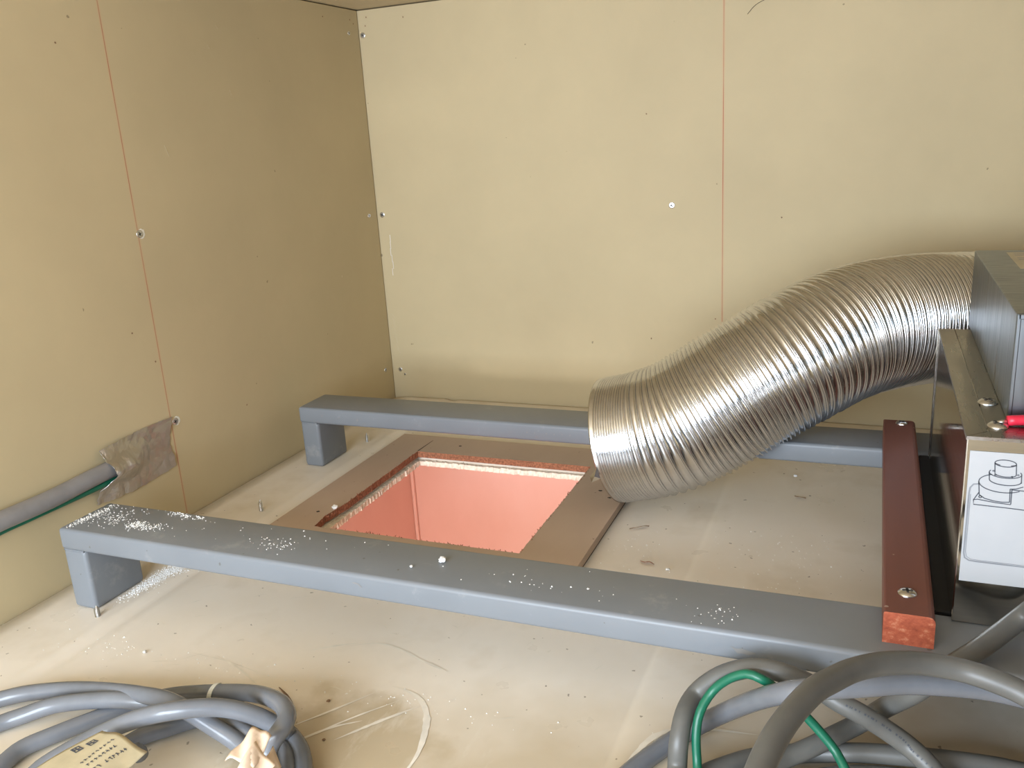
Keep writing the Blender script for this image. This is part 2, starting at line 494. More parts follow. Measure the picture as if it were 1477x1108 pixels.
def plaster_ring(loc, normal, r, parent):
    bm = bmesh.new()
    seg = 18; a0, a1 = [], []
    for k in range(seg):
        a = math.pi * (-.55 + 1.1 * k / (seg - 1))
        w = math.sin(math.pi * k / (seg - 1)) * random.uniform(.8, 1.1)
        a0.append(bm.verts.new((r * math.cos(a), r * math.sin(a), .0006)))
        a1.append(bm.verts.new(((r + .0035 * w) * math.cos(a), (r + .0035 * w) * math.sin(a), .0003)))
    for k in range(seg - 1): bm.faces.new((a0[k], a1[k], a1[k + 1], a0[k + 1]))
    # local x -> +Y on the left wall
    m = Matrix(((0, 0, 1, 0), (1, 0, 0, 0), (0, 1, 0, 0), (0, 0, 0, 1)))
    bm.transform(Matrix.Translation(loc) @ m)
    return bm_obj('plaster_chip_ring', bm, M_plaster, parent)

for (y, z, r) in ((.7475, .3400, .0044), (.7515, .1190, .0044), (1.2270, .5845, .0030), (1.2305, .3100, .0034), (1.2325, .0520, .0036)):
    screw_head('screw', (XL, y, z), (1, 0, 0), r, wall_left, dome=.12)
plaster_ring((XL, .7478, .3400), (1, 0, 0), .0044, wall_left)
plaster_ring((XL, .7518, .1192), (1, 0, 0), .0044, wall_left)
for (x, z, r) in ((-.2721, .3110, .0044), (-.7510, .5830, .0042), (-.7480, .3085, .0044), (-.7425, .0470, .0036), (-.7345, .0390, .0018)):
    screw_head('screw', (x, YB, z), (0, -1, 0), r, wall_back, dome=.12)

for (x, z) in ((-.3066, .4380), (-.2100, .1470), (-.1212, .2905), (-.7420, .6080), (-.7450, .5960), (-.6780, .6020), (-.3050, .1150)):
    V = [(x + .0011 * math.cos(a) * random.uniform(.7, 1.2), YB - .0003, z + .0013 * math.sin(a) * random.uniform(.7, 1.2)) for a in [k * math.pi / 4 for k in range(8)]]
    mesh_obj('pin_hole', V, [tuple(range(8))], M_wood_chip, wall_back)
for (y, z) in ((.7120, .2350), (.7380, .1960), (.6830, .5350), (1.2420, .5990), (1.2330, .6040), (1.1600, .6020), (.8790, .1000)):
    V = [(XL + .0003, y + .0012 * math.cos(a) * random.uniform(.7, 1.2), z + .0012 * math.sin(a) * random.uniform(.7, 1.2)) for a in [k * math.pi / 4 for k in range(8)]]
    mesh_obj('pin_hole', V, [tuple(range(8))], M_wood_chip, wall_left)
tube('loose_hair', [(-.1700, YB - .0006, .5540), (-.1600, YB - .0006, .5640), (-.1450, YB - .0006, .5700), (-.125, YB - .0006, .5720)], .0003, M_dark, wall_back, seg=6)
# a few torn-paper nicks in the boards
def nick(loc_yz, L, w, ang):
    y, z = loc_yz
    V = []
    for k in range(7):
        t = k / 6 - .5; ww = w * math.cos(t * math.pi)
        V.append((XL + .0004, y + L * t * math.cos(ang) + ww, z + L * t * math.sin(ang)))
        V.append((XL + .0011 * (1 - abs(2 * t)) + .0003, y + L * t * math.cos(ang) - ww, z + L * t * math.sin(ang)))
    return mesh_obj('paper_nick', V, [(2 * k, 2 * k + 1, 2 * k + 3, 2 * k + 2) for k in range(6)], M_plaster, wall_left)
nick((.8088, .4268), .014, .0008, -1.2)
nick((.905, .545), .006, .0006, -1.0)
nick((.9340, .4930), .007, .0006, -1.2)
nick((.9250, .5690), .006, .0006, -.9)
# pale rubbed strokes near the corner on the back board
V, F = [], []
for k in range(9):
    x, z = -.7425 - .0004 * k + random.uniform(-.001, .001), .080 + .0075 * k
    b = len(V); L, w = .0075, .0007
    V += [(x - L * .35, YB - .0003, z + L * .5 + w), (x - L * .35 + w, YB - .0003, z + L * .5 - w), (x + L * .35, YB - .0003, z - L * .5 - w), (x + L * .35 - w, YB - .0003, z - L * .5 + w)]
    F.append((b, b + 1, b + 2, b + 3))
for k in range(6):
    x, z = -.738 + random.uniform(-.002, .002), .215 + .011 * k
    b = len(V); L, w = .006, .0006
    V += [(x, YB - .0003, z + L), (x + 2 * w, YB - .0003, z + L), (x + 2 * w, YB - .0003, z - L), (x, YB - .0003, z - L)]
    F.append((b, b + 1, b + 2, b + 3))
o = mesh_obj('pale_rub_marks', V, F, M_scuff, wall_back); o['kind'] = 'stuff'

# screw points coming up through the panel
def screw_point(x, y, h, r, name='screw_point'):
    V, F = [], []
    seg = 12; n = 26
    for i in range(n):
        t = i / (n - 1)
        rr = r * (1 - max(0, (t - .72) / .28) ** 1.0 * .93) * (1 + (.22 if i % 2 else -.10))
        for k in range(seg):
            a = 2 * math.pi * k / seg
            V.append((x + rr * math.cos(a), y + rr * math.sin(a), -.001 + t * h + .0004 * math.sin(a)))
    for i in range(n - 1):
        for k in range(seg): F.append((i * seg + k, i * seg + (k + 1) % seg, (i + 1) * seg + (k + 1) % seg, (i + 1) * seg + k))
    F.append(tuple((n - 1) * seg + k for k in range(seg)))
    return mesh_obj(name, V, F, M_screw, floor)
screw_point(-.6741, .5310, .0125, .0022)
screw_point(-.6752, .7818, .0155, .0022)
screw_point(-.6784, 1.0338, .0145, .0022)

# ------------------------------------------------------------------ steel rails
ZR0, ZR1 = .0625, .0845
def steel_rail(y0, y1, x0, x1, label):
    root = empty('steel_rail', (x0, (y0 + y1) / 2, 0))
    tag(root, label, 'steel rail', 'grey steel rails over the panel')
    box('beam', x0, x1, y0, y1, ZR0, ZR1, M_steel, root, bev=.0036, seg=4, smooth=True)
    for xa in (x0 + .0006, x1 - .0292):
        box('leg', xa, xa + .0286, y0 + .0006, y1 - .0006, 0.0, ZR0 + .001, M_steel, root, bev=.0042, seg=4, smooth=True)
        # weld bead under the beam
        V, F = tube_data([Vector((xa + .002 + .0246 * k / 12, y0 + .0016, ZR0 - .0002 + .0003 * math.sin(k * 2.1))) for k in range(13)], .0011, 8)
        mesh_obj('weld_bead', V, F, M_steel, root, True)
    return root
rail_f = steel_rail(.5379, .6025, -.7128, .600, 'long grey painted steel rail in front, dusted with plaster at its left end')
rail_b = steel_rail(.9266, .9905, -.7128, .600, 'grey painted steel rail at the back, running behind the silver duct')

def chip_patch(x, z, pts, y, parent):
    V = [(x + a, y - .0003, z + b) for a, b in pts]
    return mesh_obj('paint_chip', V, [tuple(range(len(V)))], M_chip, parent)
chip_patch(-.0712, .0712, [(-.008, .0030), (-.004, .0015), (0, .0022), (.004, .0012), (.0085, .0006), (.0095, -.0004), (.004, -.0022), (0, -.0016), (-.003, -.0022), (-.005, .0004)][::-1], .5379, rail_f)
chip_patch(-.3785, .0755, [(-.005, .001), (-.002, .0018), (.002, .0012), (.005, -.0018), (.004, -.0022), (.001, .0002), (-.003, .0004)][::-1], .5379, rail_f)
for (x, z, s) in ((-.675, .0745, .0022), (-.648, .0735, .0016), (-.62, .0725, .0028), (-.52, .070, .0010), (-.38, .0735, .002), (-.37, .0735, .0016), (-.355, .0738, .0018), (-.345, .0735, .0018), (-.335, .074, .0014), (-.325, .0738, .0016)):
    chip_patch(x, z, [(-s * .4, -s * .6), (s * .3, -s * .5), (s * .5, s * .3), (-s * .1, s * .7)], .9266, rail_b)

# ------------------------------------------------------------------ fibreboard frame round the cut-out
frame = empty('fibreboard_frame', (-.4385, .869, 0))
tag(frame, 'flat brown fibreboard frame around the square cut-out', 'wooden frame')
n = 120
f_out = rect_loop(-.6225, -.2545, .6900, 1.0480, n)
f_in = jag(rect_loop(-.5680, -.3200, .7405, .9860, n), n, (.0006, .0005, .0003, .0008))
f_in = [(x - (.0045 * max(0, 1 - abs((y - .770) / .035)) if x < -.55 else 0), y) for x, y in f_in]
ring_plate('board', f_out, f_in, .0030, .0115, [M_mdf, M_mdf_cut], frame, 0.0)
for (x0, x1, y0, y1) in ((-.6215, -.5830, .691, 1.047), (-.3050, -.2555, .691, 1.047), (-.5830, -.3050, 1.002, 1.047), (-.5830, -.3050, .691, .725)):
    box('packing_strip', x0, x1, y0, y1, 0.0002, .0030, M_dark, frame)  # packing coloured near black so the gap under the board reads as shade
# saw overrun and splintered screw holes
mesh_obj('saw_overrun', [(-.5690, .9870, .0117), (-.5672, .9868, .0117), (-.5665, 1.0300, .0117), (-.5672, 1.0310, .0117)], [(0, 1, 2, 3)], M_dark, frame)
for (x, y) in ((-.5873, .7761), (-.5180, 1.0180), (-.5330, .7250), (-.2860, .9150), (-.2700, .8980)):
    V = [(x + .0032 * random.uniform(.5, 1) * math.cos(a), y + .0024 * random.uniform(.5, 1) * math.sin(a), .0117) for a in [k * math.pi / 5 for k in range(10)]]
    mesh_obj('screw_hole', V, [tuple(range(10))], M_dark, frame)
V, F = [], []
for k in range(150):        # torn fibres standing up along the sawn edge
    s = random.random()
    if k % 3 == 0: x, y = -.5680 + random.uniform(-.001, .001), .745 + .235 * s
    elif k % 3 == 1: x, y = -.566 + .244 * s, .7410 + random.uniform(-.0008, .0008)
    else: x, y = -.3195 + random.uniform(-.001, .001), .742 + .24 * s
    a = random.uniform(0, 6.28); h = random.uniform(.0008, .0026); w = random.uniform(.0003, .0009); b = len(V)
    V += [(x - w, y - w, .0112), (x + w, y, .0112), (x, y + w, .0112), (x + w * 2 * math.cos(a), y + w * 2 * math.sin(a), .0112 + h)]
    F += [(b, b + 1, b + 3), (b + 1, b + 2, b + 3), (b + 2, b, b + 3)]
o = mesh_obj('torn_fibres', V, F, M_mdf_cut, frame); o['kind'] = 'stuff'

# ------------------------------------------------------------------ flexible duct
duct_path = catmull([(-.2665, .9055, .0805), (-.2240, .9050, .0912), (-.1935, .9080, .1020), (-.1590, .9160, .1212), (-.1262, .9247, .1428),
                     (-.0754, .9470, .1723), (-.0221, .9899, .1931), (.0302, 1.0377, .1967), (.0829, 1.0783, .1938), (.15, 1.108, .190), (.26, 1.120, .190), (.42, 1.120, .190), (.70, 1.120, .190), (1.146, 1.120, .190)], .0025)
def arc_sampler(P):
    s = [0.0]
    for a, b in zip(P[:-1], P[1:]): s.append(s[-1] + (b - a).length)
    def at(d):
        d = max(0, min(s[-1], d)); lo, hi = 0, len(s) - 1
        while hi - lo > 1:
            m = (lo + hi) // 2
            if s[m] <= d: lo = m
            else: hi = m
        t = (d - s[lo]) / max(1e-9, s[hi] - s[lo])
        return P[lo].lerp(P[hi], t), (P[hi] - P[lo]).normalized()
    return at, s[-1]
at, DL = arc_sampler(duct_path)
rnd = random.Random(11)
rings, d = [], .0050
while d < DL - .01:                       # irregular pitch: bunches of tight folds between wider ones
    u = (d * 9.0) % 1.0
    pitch = .0066 + .0012 * math.sin(d * 31) + rnd.uniform(-.0009, .0009)
    if d < .035: pitch = .0028 + rnd.uniform(-.0004, .0004)
    elif rnd.random() < .24: pitch = rnd.uniform(.0032, .0044)
    if d > .6: pitch = .011
    rings.append((d, pitch)); d += pitch
stations = [(0.0, -.0010), (.0006, .0004), (.0022, .0002), (.0042, -.0004)]
for d, p in rings:
    a = rnd.uniform(.8, 1.2) * min(.0024, p * .45)
    w = min(.00105, p * .20)                              # narrow bead between flatter valleys
    c = d + p * .5
    stations += [(d + p * .06, -.45 * a), (c - w * 1.15, -.50 * a), (c - w * .75, .10 * a), (c - w * .35, .75 * a), (c + w * .35, .75 * a), (c + w * .75, .10 * a), (c + w * 1.15, -.50 * a)]
SEG, RD = 112, .0708
V, F = [], []
up = Vector((0, 0, 1))
for (d, dr) in stations:
    P0, _ = at(d)
    pa, _ = at(d - .012); pb, _ = at(d + .012)
    T = (pb - pa).normalized()
    Nn = (up - T * up.dot(T)).normalized(); B = T.cross(Nn)
    ph = d * 3.1
    for k in range(SEG):
        a = 2 * math.pi * k / SEG
        r = RD + dr + .0005 * math.sin(3 * a + d * 17) + .0003 * math.sin(5 * a - d * 29)
        skew = .0005 * math.sin(2 * a + d * 21) + .0003 * math.sin(a * 3 + d * 33)
        V.append(P0 + (Nn * math.cos(a) + B * math.sin(a)) * r + T * skew)
S = len(stations)
for i in range(S - 1):
    for k in range(SEG):
        k2 = (k + 1) % SEG
        F.append((i * SEG + k, i * SEG + k2, (i + 1) * SEG + k2, (i + 1) * SEG + k))
duct = empty('flexible_duct', (-.2641, .8859, 0))
tag(duct, 'corrugated silver aluminium flexible duct rising from the cut-out to the metal box', 'duct')
hose = mesh_obj('corrugated_hose', V, F, M_alu, duct, True)
sol = hose.modifiers.new('foil', 'SOLIDIFY'); sol.thickness = .0005; sol.offset = -1
V, F = tube_data([Vector((1.132, 1.120, .190)), Vector((1.1495, 1.120, .190))], .079, 48)
mesh_obj('wall_collar', V, F, M_galv, duct, True)
# torn scrap of foil at the bottom of the open end
c0 = Vector((-.2660, .8345, .066))
V = [c0 + Vector((.002, 0, .008)), c0 + Vector((-.006, -.001, -.003)), c0 + Vector((-.003, -.004, -.008)), c0 + Vector((.006, -.001, -.004)), c0 + Vector((.000, -.004, -.001))]
mesh_obj('torn_foil_scrap', V, [(0, 1, 4), (1, 2, 4), (2, 3, 4), (3, 0, 4)], M_alu, duct)
# crushed seam line across the folds
P0, _ = at(.390); pa, _ = at(.378); pb, _ = at(.402); T = (pb - pa).normalized(); Nn = (up - T * up.dot(T)).normalized(); B = T.cross(Nn)
sp = []
for k in range(16):
    a = math.radians(84 + k * 2.9); sp.append(P0 + (Nn * math.cos(a) + B * math.sin(a)) * (RD + .0006 + rnd.uniform(0, .0005)) * 1.0 + T * rnd.uniform(-.001, .001))
side = 1 if sp[0].y < P0.y else -1
if side < 0:
    sp = [P0 + (Nn * math.cos(a) - B * math.sin(a)) * (RD + .0006 + rnd.uniform(0, .0005)) + T * rnd.uniform(-.001, .001) for a in [math.radians(84 + k * 2.9) for k in range(16)]]
V, F = tube_data(catmull(sp, .002), .0011, 8)
mesh_obj('crushed_seam', V, F, M_alu, duct, True)

# ------------------------------------------------------------------ red-brown batten across the rails
batten = empty('timber_batten', (.0318, .755, ZR1))
tag(batten, 'red-brown painted timber batten with bare orange end, screwed across the rails', 'timber batten')
bm = box_bm(.0166, .0475, .5545, .9575, ZR1 + .0001, .1072)
ed = [e for e in bm.edges if all(v.co.z > .1 for v in e.verts) and abs(e.verts[0].co.y - e.verts[1].co.y) > .1 and e.verts[0].co.x > .04]
bmesh.ops.bevel(bm, geom=ed, offset=.0042, segments=3, profile=.5, affect='EDGES')
ed = [e for e in bm.edges if all(v.co.z > .1 for v in e.verts) and abs(e.verts[0].co.y - e.verts[1].co.y) > .1 and e.verts[0].co.x < .02]
bmesh.ops.bevel(bm, geom=ed, offset=.0012, segments=2, profile=.5, affect='EDGES')
bm.normal_update()
for f in bm.faces: f.material_index = 1 if f.normal.y < -.9 else 0
bm_obj('bar', bm, [M_brown, M_endgrain], batten)
screw_head('screw', (.0312, .5825, .1072), (0, 0, 1), .0062, batten, dome=.34)
screw_head('screw', (.0340, .9470, .1072), (0, 0, 1), .0060, batten, dome=.34)

# ------------------------------------------------------------------ stainless fan box with duct adapter
fan = empty('fan_unit', (.23, .75, ZR1))
tag(fan, 'stainless steel fan box with galvanised duct adapter on top and white diagram sheet', 'fan unit')
BX, BYN, BYF, BZT = .0600, .5935, .9060, .2172
box('housing', BX, .400, BYN, BYF, ZR1 + .0004, BZT, M_stainless, fan, bev=.0008, seg=2)
box('gasket', BX + .0002, .399, BYF, BYF + .0022, ZR1 + .0004, BZT - .0008, M_dark, fan)
box('rear_flange', BX - .0012, .400, BYF + .0022, BYF + .0034, ZR1 + .0004, BZT + .0005, M_stainless, fan, bev=.0004, seg=1)
box('added_gap_block', BX - .0095, .398, .6060, .9180, .0300, ZR1, M_black, fan, bev=.001, seg=1)  # added black block that makes the gap between batten and box look shaded
box('support_foot', .07, .39, BYF + .0042, .95, ZR1 + .0002, ZR1 + .003, M_stainless_top, fan)
mesh_obj('lid_rim', [(BX - .0006, BYN - .0006, BZT + .0012), (BX + .0125, BYN + .0115, BZT + .0012), (BX + .0125, BYF, BZT + .0012), (BX - .0006, BYF, BZT + .0012),
                     (BX - .0006, BYN - .0006, BZT - .0012), (BX - .0006, BYF, BZT - .0012), (BX + .0125, BYN + .0115, BZT), (BX + .0125, BYF, BZT)],
         [(0, 1, 2, 3), (4, 0, 3, 5), (1, 6, 7, 2)], M_stainless_top, fan)
mesh_obj('lid_rim', [(BX - .0002, BYN - .0006, BZT + .0012), (.400, BYN - .0006, BZT + .0012), (.400, BYN + .0113, BZT + .0012), (BX + .0129, BYN + .0113, BZT + .0012),
                     (BX - .0006, BYN - .0006, BZT - .0012), (.400, BYN - .0006, BZT - .0012)],
         [(0, 1, 2, 3), (4, 5, 1, 0)], M_stainless_top, fan)
box('adapter_flange', BX + .0135, .385, BYN + .0125, BYF - .001, BZT, BZT + .0009, M_stainless_top, fan)
ad = box('duct_adapter', .0862, .330, .6316, .9230, BZT + .0010, .2905, M_galv, fan, bev=.0009, seg=2)
ad['label'] = 'blue-grey galvanised duct adapter'
for a in ((.0872, .3290, .6306, .6316, .2868, .2902), (.0863, .0888, .6306, .6316, BZT + .001, .2902)):
    box('folded_edge', *a, M_galv, ad, bev=.0004, seg=1)
st = box('sticker', .1103, .200, .8130, .9070, .2905, .2907, M_label, ad)
for (y, w) in ((.897, .080), (.888, .050), (.872, .080), (.863, .060)):
    box('print_line', .115, .115 + w, y, y + .0016, .2907, .2908, M_ink_soft, ad)
screw_head('screw', (.0786, .6690, BZT + .0010), (0, 0, 1), .0066, fan, dome=.36)
screw_head('screw', (.0797, .6170, BZT + .0010), (0, 0, 1), .0066, fan, dome=.36)

# white sheet with the line drawing of the fan
YS = BYN - .0005
sheet = box('diagram_sheet', .0624, .262, YS, BYN - .0001, .1164, .2087, M_sheet, fan)
sheet['label'] = 'white printed sheet with a fan line drawing'
art_V, art_F = [], []
soft_V, soft_F = [], []
def ribbon(pts, w=.00035, store=None):
    Vv, Ff = store if store else (art_V, art_F)
    for i in range(len(pts)):
        a = pts[max(0, i - 1)]; b = pts[min(len(pts) - 1, i + 1)]
        dx, dz = b[0] - a[0], b[1] - a[1]; L = math.hypot(dx, dz) or 1
        nx, nz = -dz / L * w, dx / L * w
        Vv.append((pts[i][0] + nx, YS - .0002, pts[i][1] + nz)); Vv.append((pts[i][0] - nx, YS - .0002, pts[i][1] - nz))
    b0 = len(Vv) - 2 * len(pts)
    for i in range(len(pts) - 1): Ff.append((b0 + 2 * i, b0 + 2 * i + 1, b0 + 2 * i + 3, b0 + 2 * i + 2))
def ell(cx, cz, rx, rz, a0=0, a1=360, n=40, tilt=-.03):
    return [(cx + rx * math.cos(math.radians(a0 + (a1 - a0) * k / n)), cz + rz * math.sin(math.radians(a0 + (a1 - a0) * k / n)) + tilt * rx * math.cos(math.radians(a0 + (a1 - a0) * k / n))) for k in range(n + 1)]
TW = .0003
ribbon(ell(.0829, .2017, .0060, .0023), TW)                                   # spigot
ribbon([(.0769, .2017), (.0774, .1950)], TW); ribbon([(.0889, .2014), (.0894, .1944)], TW)
ribbon(ell(.0834, .1946, .0060, .0020, 180, 360), TW)
ribbon([(.0770, .2014), (.0800, .2003)], TW); ribbon([(.0888, .2009), (.0860, .2003)], TW)
ribbon(ell(.0833, .1950, .0091, .0032, 155, 385), TW)                         # collar ring
ribbon([(.0742, .1950), (.0746, .1905)], TW); ribbon([(.0924, .1944), (.0926, .1890)], TW)
ribbon(ell(.0836, .1902, .0090, .0033, 180, 358), TW)
for (x, z) in ((.0765, .1962), (.0778, .1936), (.0872, .1930), (.0905, .1945)):
    ribbon(ell(x, z, .0005, .0004, n=10), .0002)
ribbon(ell(.0822, .1880, .0134, .0062, 118, 180), TW)                         # volute drum
ribbon(ell(.0822, .1880, .0134, .0062, 180, 318), TW)
ribbon([(.0688, .1884), (.0697, .1790)], TW)
ribbon([(.0697, .1790), (.0730, .1768), (.0780, .1756), (.0830, .1752), (.0872, .1756)], TW)
ribbon([(.0878, .1846), (.0880, .1742)], TW); ribbon([(.0868, .1846), (.0872, .1756)], TW)
ribbon([(.0868, .1846), (.0900, .1850), (.0940, .1868)], TW); ribbon([(.0878, .1842), (.0960, .1840), (.120, .1832)], TW)
ribbon([(.0694, .1806), (.0667, .1752), (.0669, .1720), (.0880, .1714), (.1000, .1708), (.125, .1702)], TW)   # foot plate
ribbon([(.0667, .1752), (.0690, .1758), (.0790, .1745), (.0880, .1740)], TW)
ribbon(ell(.0704, .1777, .0008, .0007, n=14), TW)
ribbon([(.0946, .1990), (.0946, .1900), (.0980, .1900)], TW)
ribbon([(.0946, .1990), (.110, .1985), (.120, .1960), (.125, .1702)], TW)
mesh_obj('fan_drawing', art_V, art_F, M_ink, sheet)
fr = [(.0690, .1865), (.0660, .1860), (.0642, .1835), (.0638, .1800), (.0638, .1370), (.0646, .1335), (.0672, .1318), (.0720, .1315), (.250, .1300), (.2545, .1330), (.2560, .1380), (.2560, .1800), (.2530, .1850), (.1400, .1865)]
ribbon(fr, .00050, (soft_V, soft_F))
ribbon([(x + (.0010 if x < .2 else -.0010), z + (.0010 if z < .15 else -.0010)) for x, z in fr[3:9]], .00018, (soft_V, soft_F))
mesh_obj('border_line', soft_V, soft_F, M_ink_soft, sheet)

# red wire with a sleeve lying by the adapter's corner
rw = empty('red_wire', (.084, .617, BZT))
tag(rw, 'short red insulated wire lying at the corner of the duct adapter', 'wire')
tube('sheath', [(.0850, .6190, .2218), (.0950, .6205, .2225), (.120, .6210, .2230), (.180, .6200, .2225), (.240, .6190, .2222)], .0034, M_red, rw)
V, F = tube_data([Vector((.0845, .6188, .2216)), Vector((.0795, .6180, .2203))], .0016, 8)
mesh_obj('ring_terminal', V, F, M_screw, rw, True)

# ------------------------------------------------------------------ cable on the left wall and its tape
wc = empty('wall_cable', (-.7465, .62, .1))
tag(wc, 'grey cable with green earth wire running along the left wall into the tape', 'cable')
tube('sheath', [(-.7470, .20, .094), (-.7470, .30, .099), (-.7470, .4044, .1012), (-.7470, .4531, .1016), (-.7470, .5076, .1012), (-.7470, .5617, .1000), (-.7470, .6220, .1020), (-.7475, .6520, .1020)], .0093, M_cable_wall, wc, seg=20)
tube('earth_wire', [(-.7535, .30, .085), (-.7535, .4510, .0860), (-.7530, .5081, .0885), (-.7510, .5391, .0890), (-.7480, .5806, .0895), (-.7450, .6282, .0905), (-.7480, .6500, .093)], .0030, M_green, wc)

outl = [(.6357, .1246), (.6584, .1268), (.6936, .1283), (.7471, .1265), (.7410, .1148), (.7366, .0956), (.7404, .0679), (.7094, .0644), (.6719, .0618), (.6426, .0641), (.6220, .0673), (.6246, .0838), (.6341, .0943), (.6354, .1058), (.6331, .1138)]
left_b = [(.6220, .0673), (.6246, .0838), (.6341, .0943), (.6354, .1058), (.6331, .1138), (.6357, .1246)]
right_b = [(.7404, .0679), (.7366, .0956), (.7410, .1148), (.7471, .1265)]
def on_poly(poly, t):
    z = poly[0][1] + (poly[-1][1] - poly[0][1]) * t
    for a, b in zip(poly[:-1], poly[1:]):
        if a[1] <= z <= b[1]:
            k = (z - a[1]) / (b[1] - a[1]); return a[0] + (b[0] - a[0]) * k, z
    return poly[-1]
from mathutils import noise as mnoise
NU, NV = 64, 36
V, F = [], []
for j in range(NV + 1):
    t = j / NV
    l, r = on_poly(left_b, t), on_poly(right_b, t)
    for i in range(NU + 1):
        s = i / NU
        y = l[0] + (r[0] - l[0]) * s; z = l[1] + (r[1] - l[1]) * s
        if j == 0: z += -.0035 * math.sin(math.pi * s) + random.uniform(-.0006, .0006)
        if j == NV: z += .0018 * math.sin(math.pi * s) + random.uniform(-.0004, .0004)
        if i in (0, NU): y += random.uniform(-.0006, .0006)
        cable = math.exp(-((z - .1010) / .0165) ** 2) * (1 - sstep(.650, .715, y)) * .0225
        crease = abs(mnoise.noise(Vector((y * 75, z * 75, 1.3)))) * .0055 + abs(mnoise.noise(Vector((y * 190, z * 190, 4.1)))) * .0014
        V.append((XL + .0006 + cable + crease * (.5 + .5 * (1 - s)), y, z))
for j in range(NV):
    for i in range(NU):
        a = j * (NU + 1) + i; F.append((a, a + 1, a + NU + 2, a + NU + 1))
tp = mesh_obj('aluminium_tape_patch', V, F, M_tape, None, False)
sol = tp.modifiers.new('foil', 'SOLIDIFY'); sol.thickness = .0003; sol.offset = 1
tag(tp, 'crumpled aluminium tape patch stuck on the left wall over the cable end', 'tape')

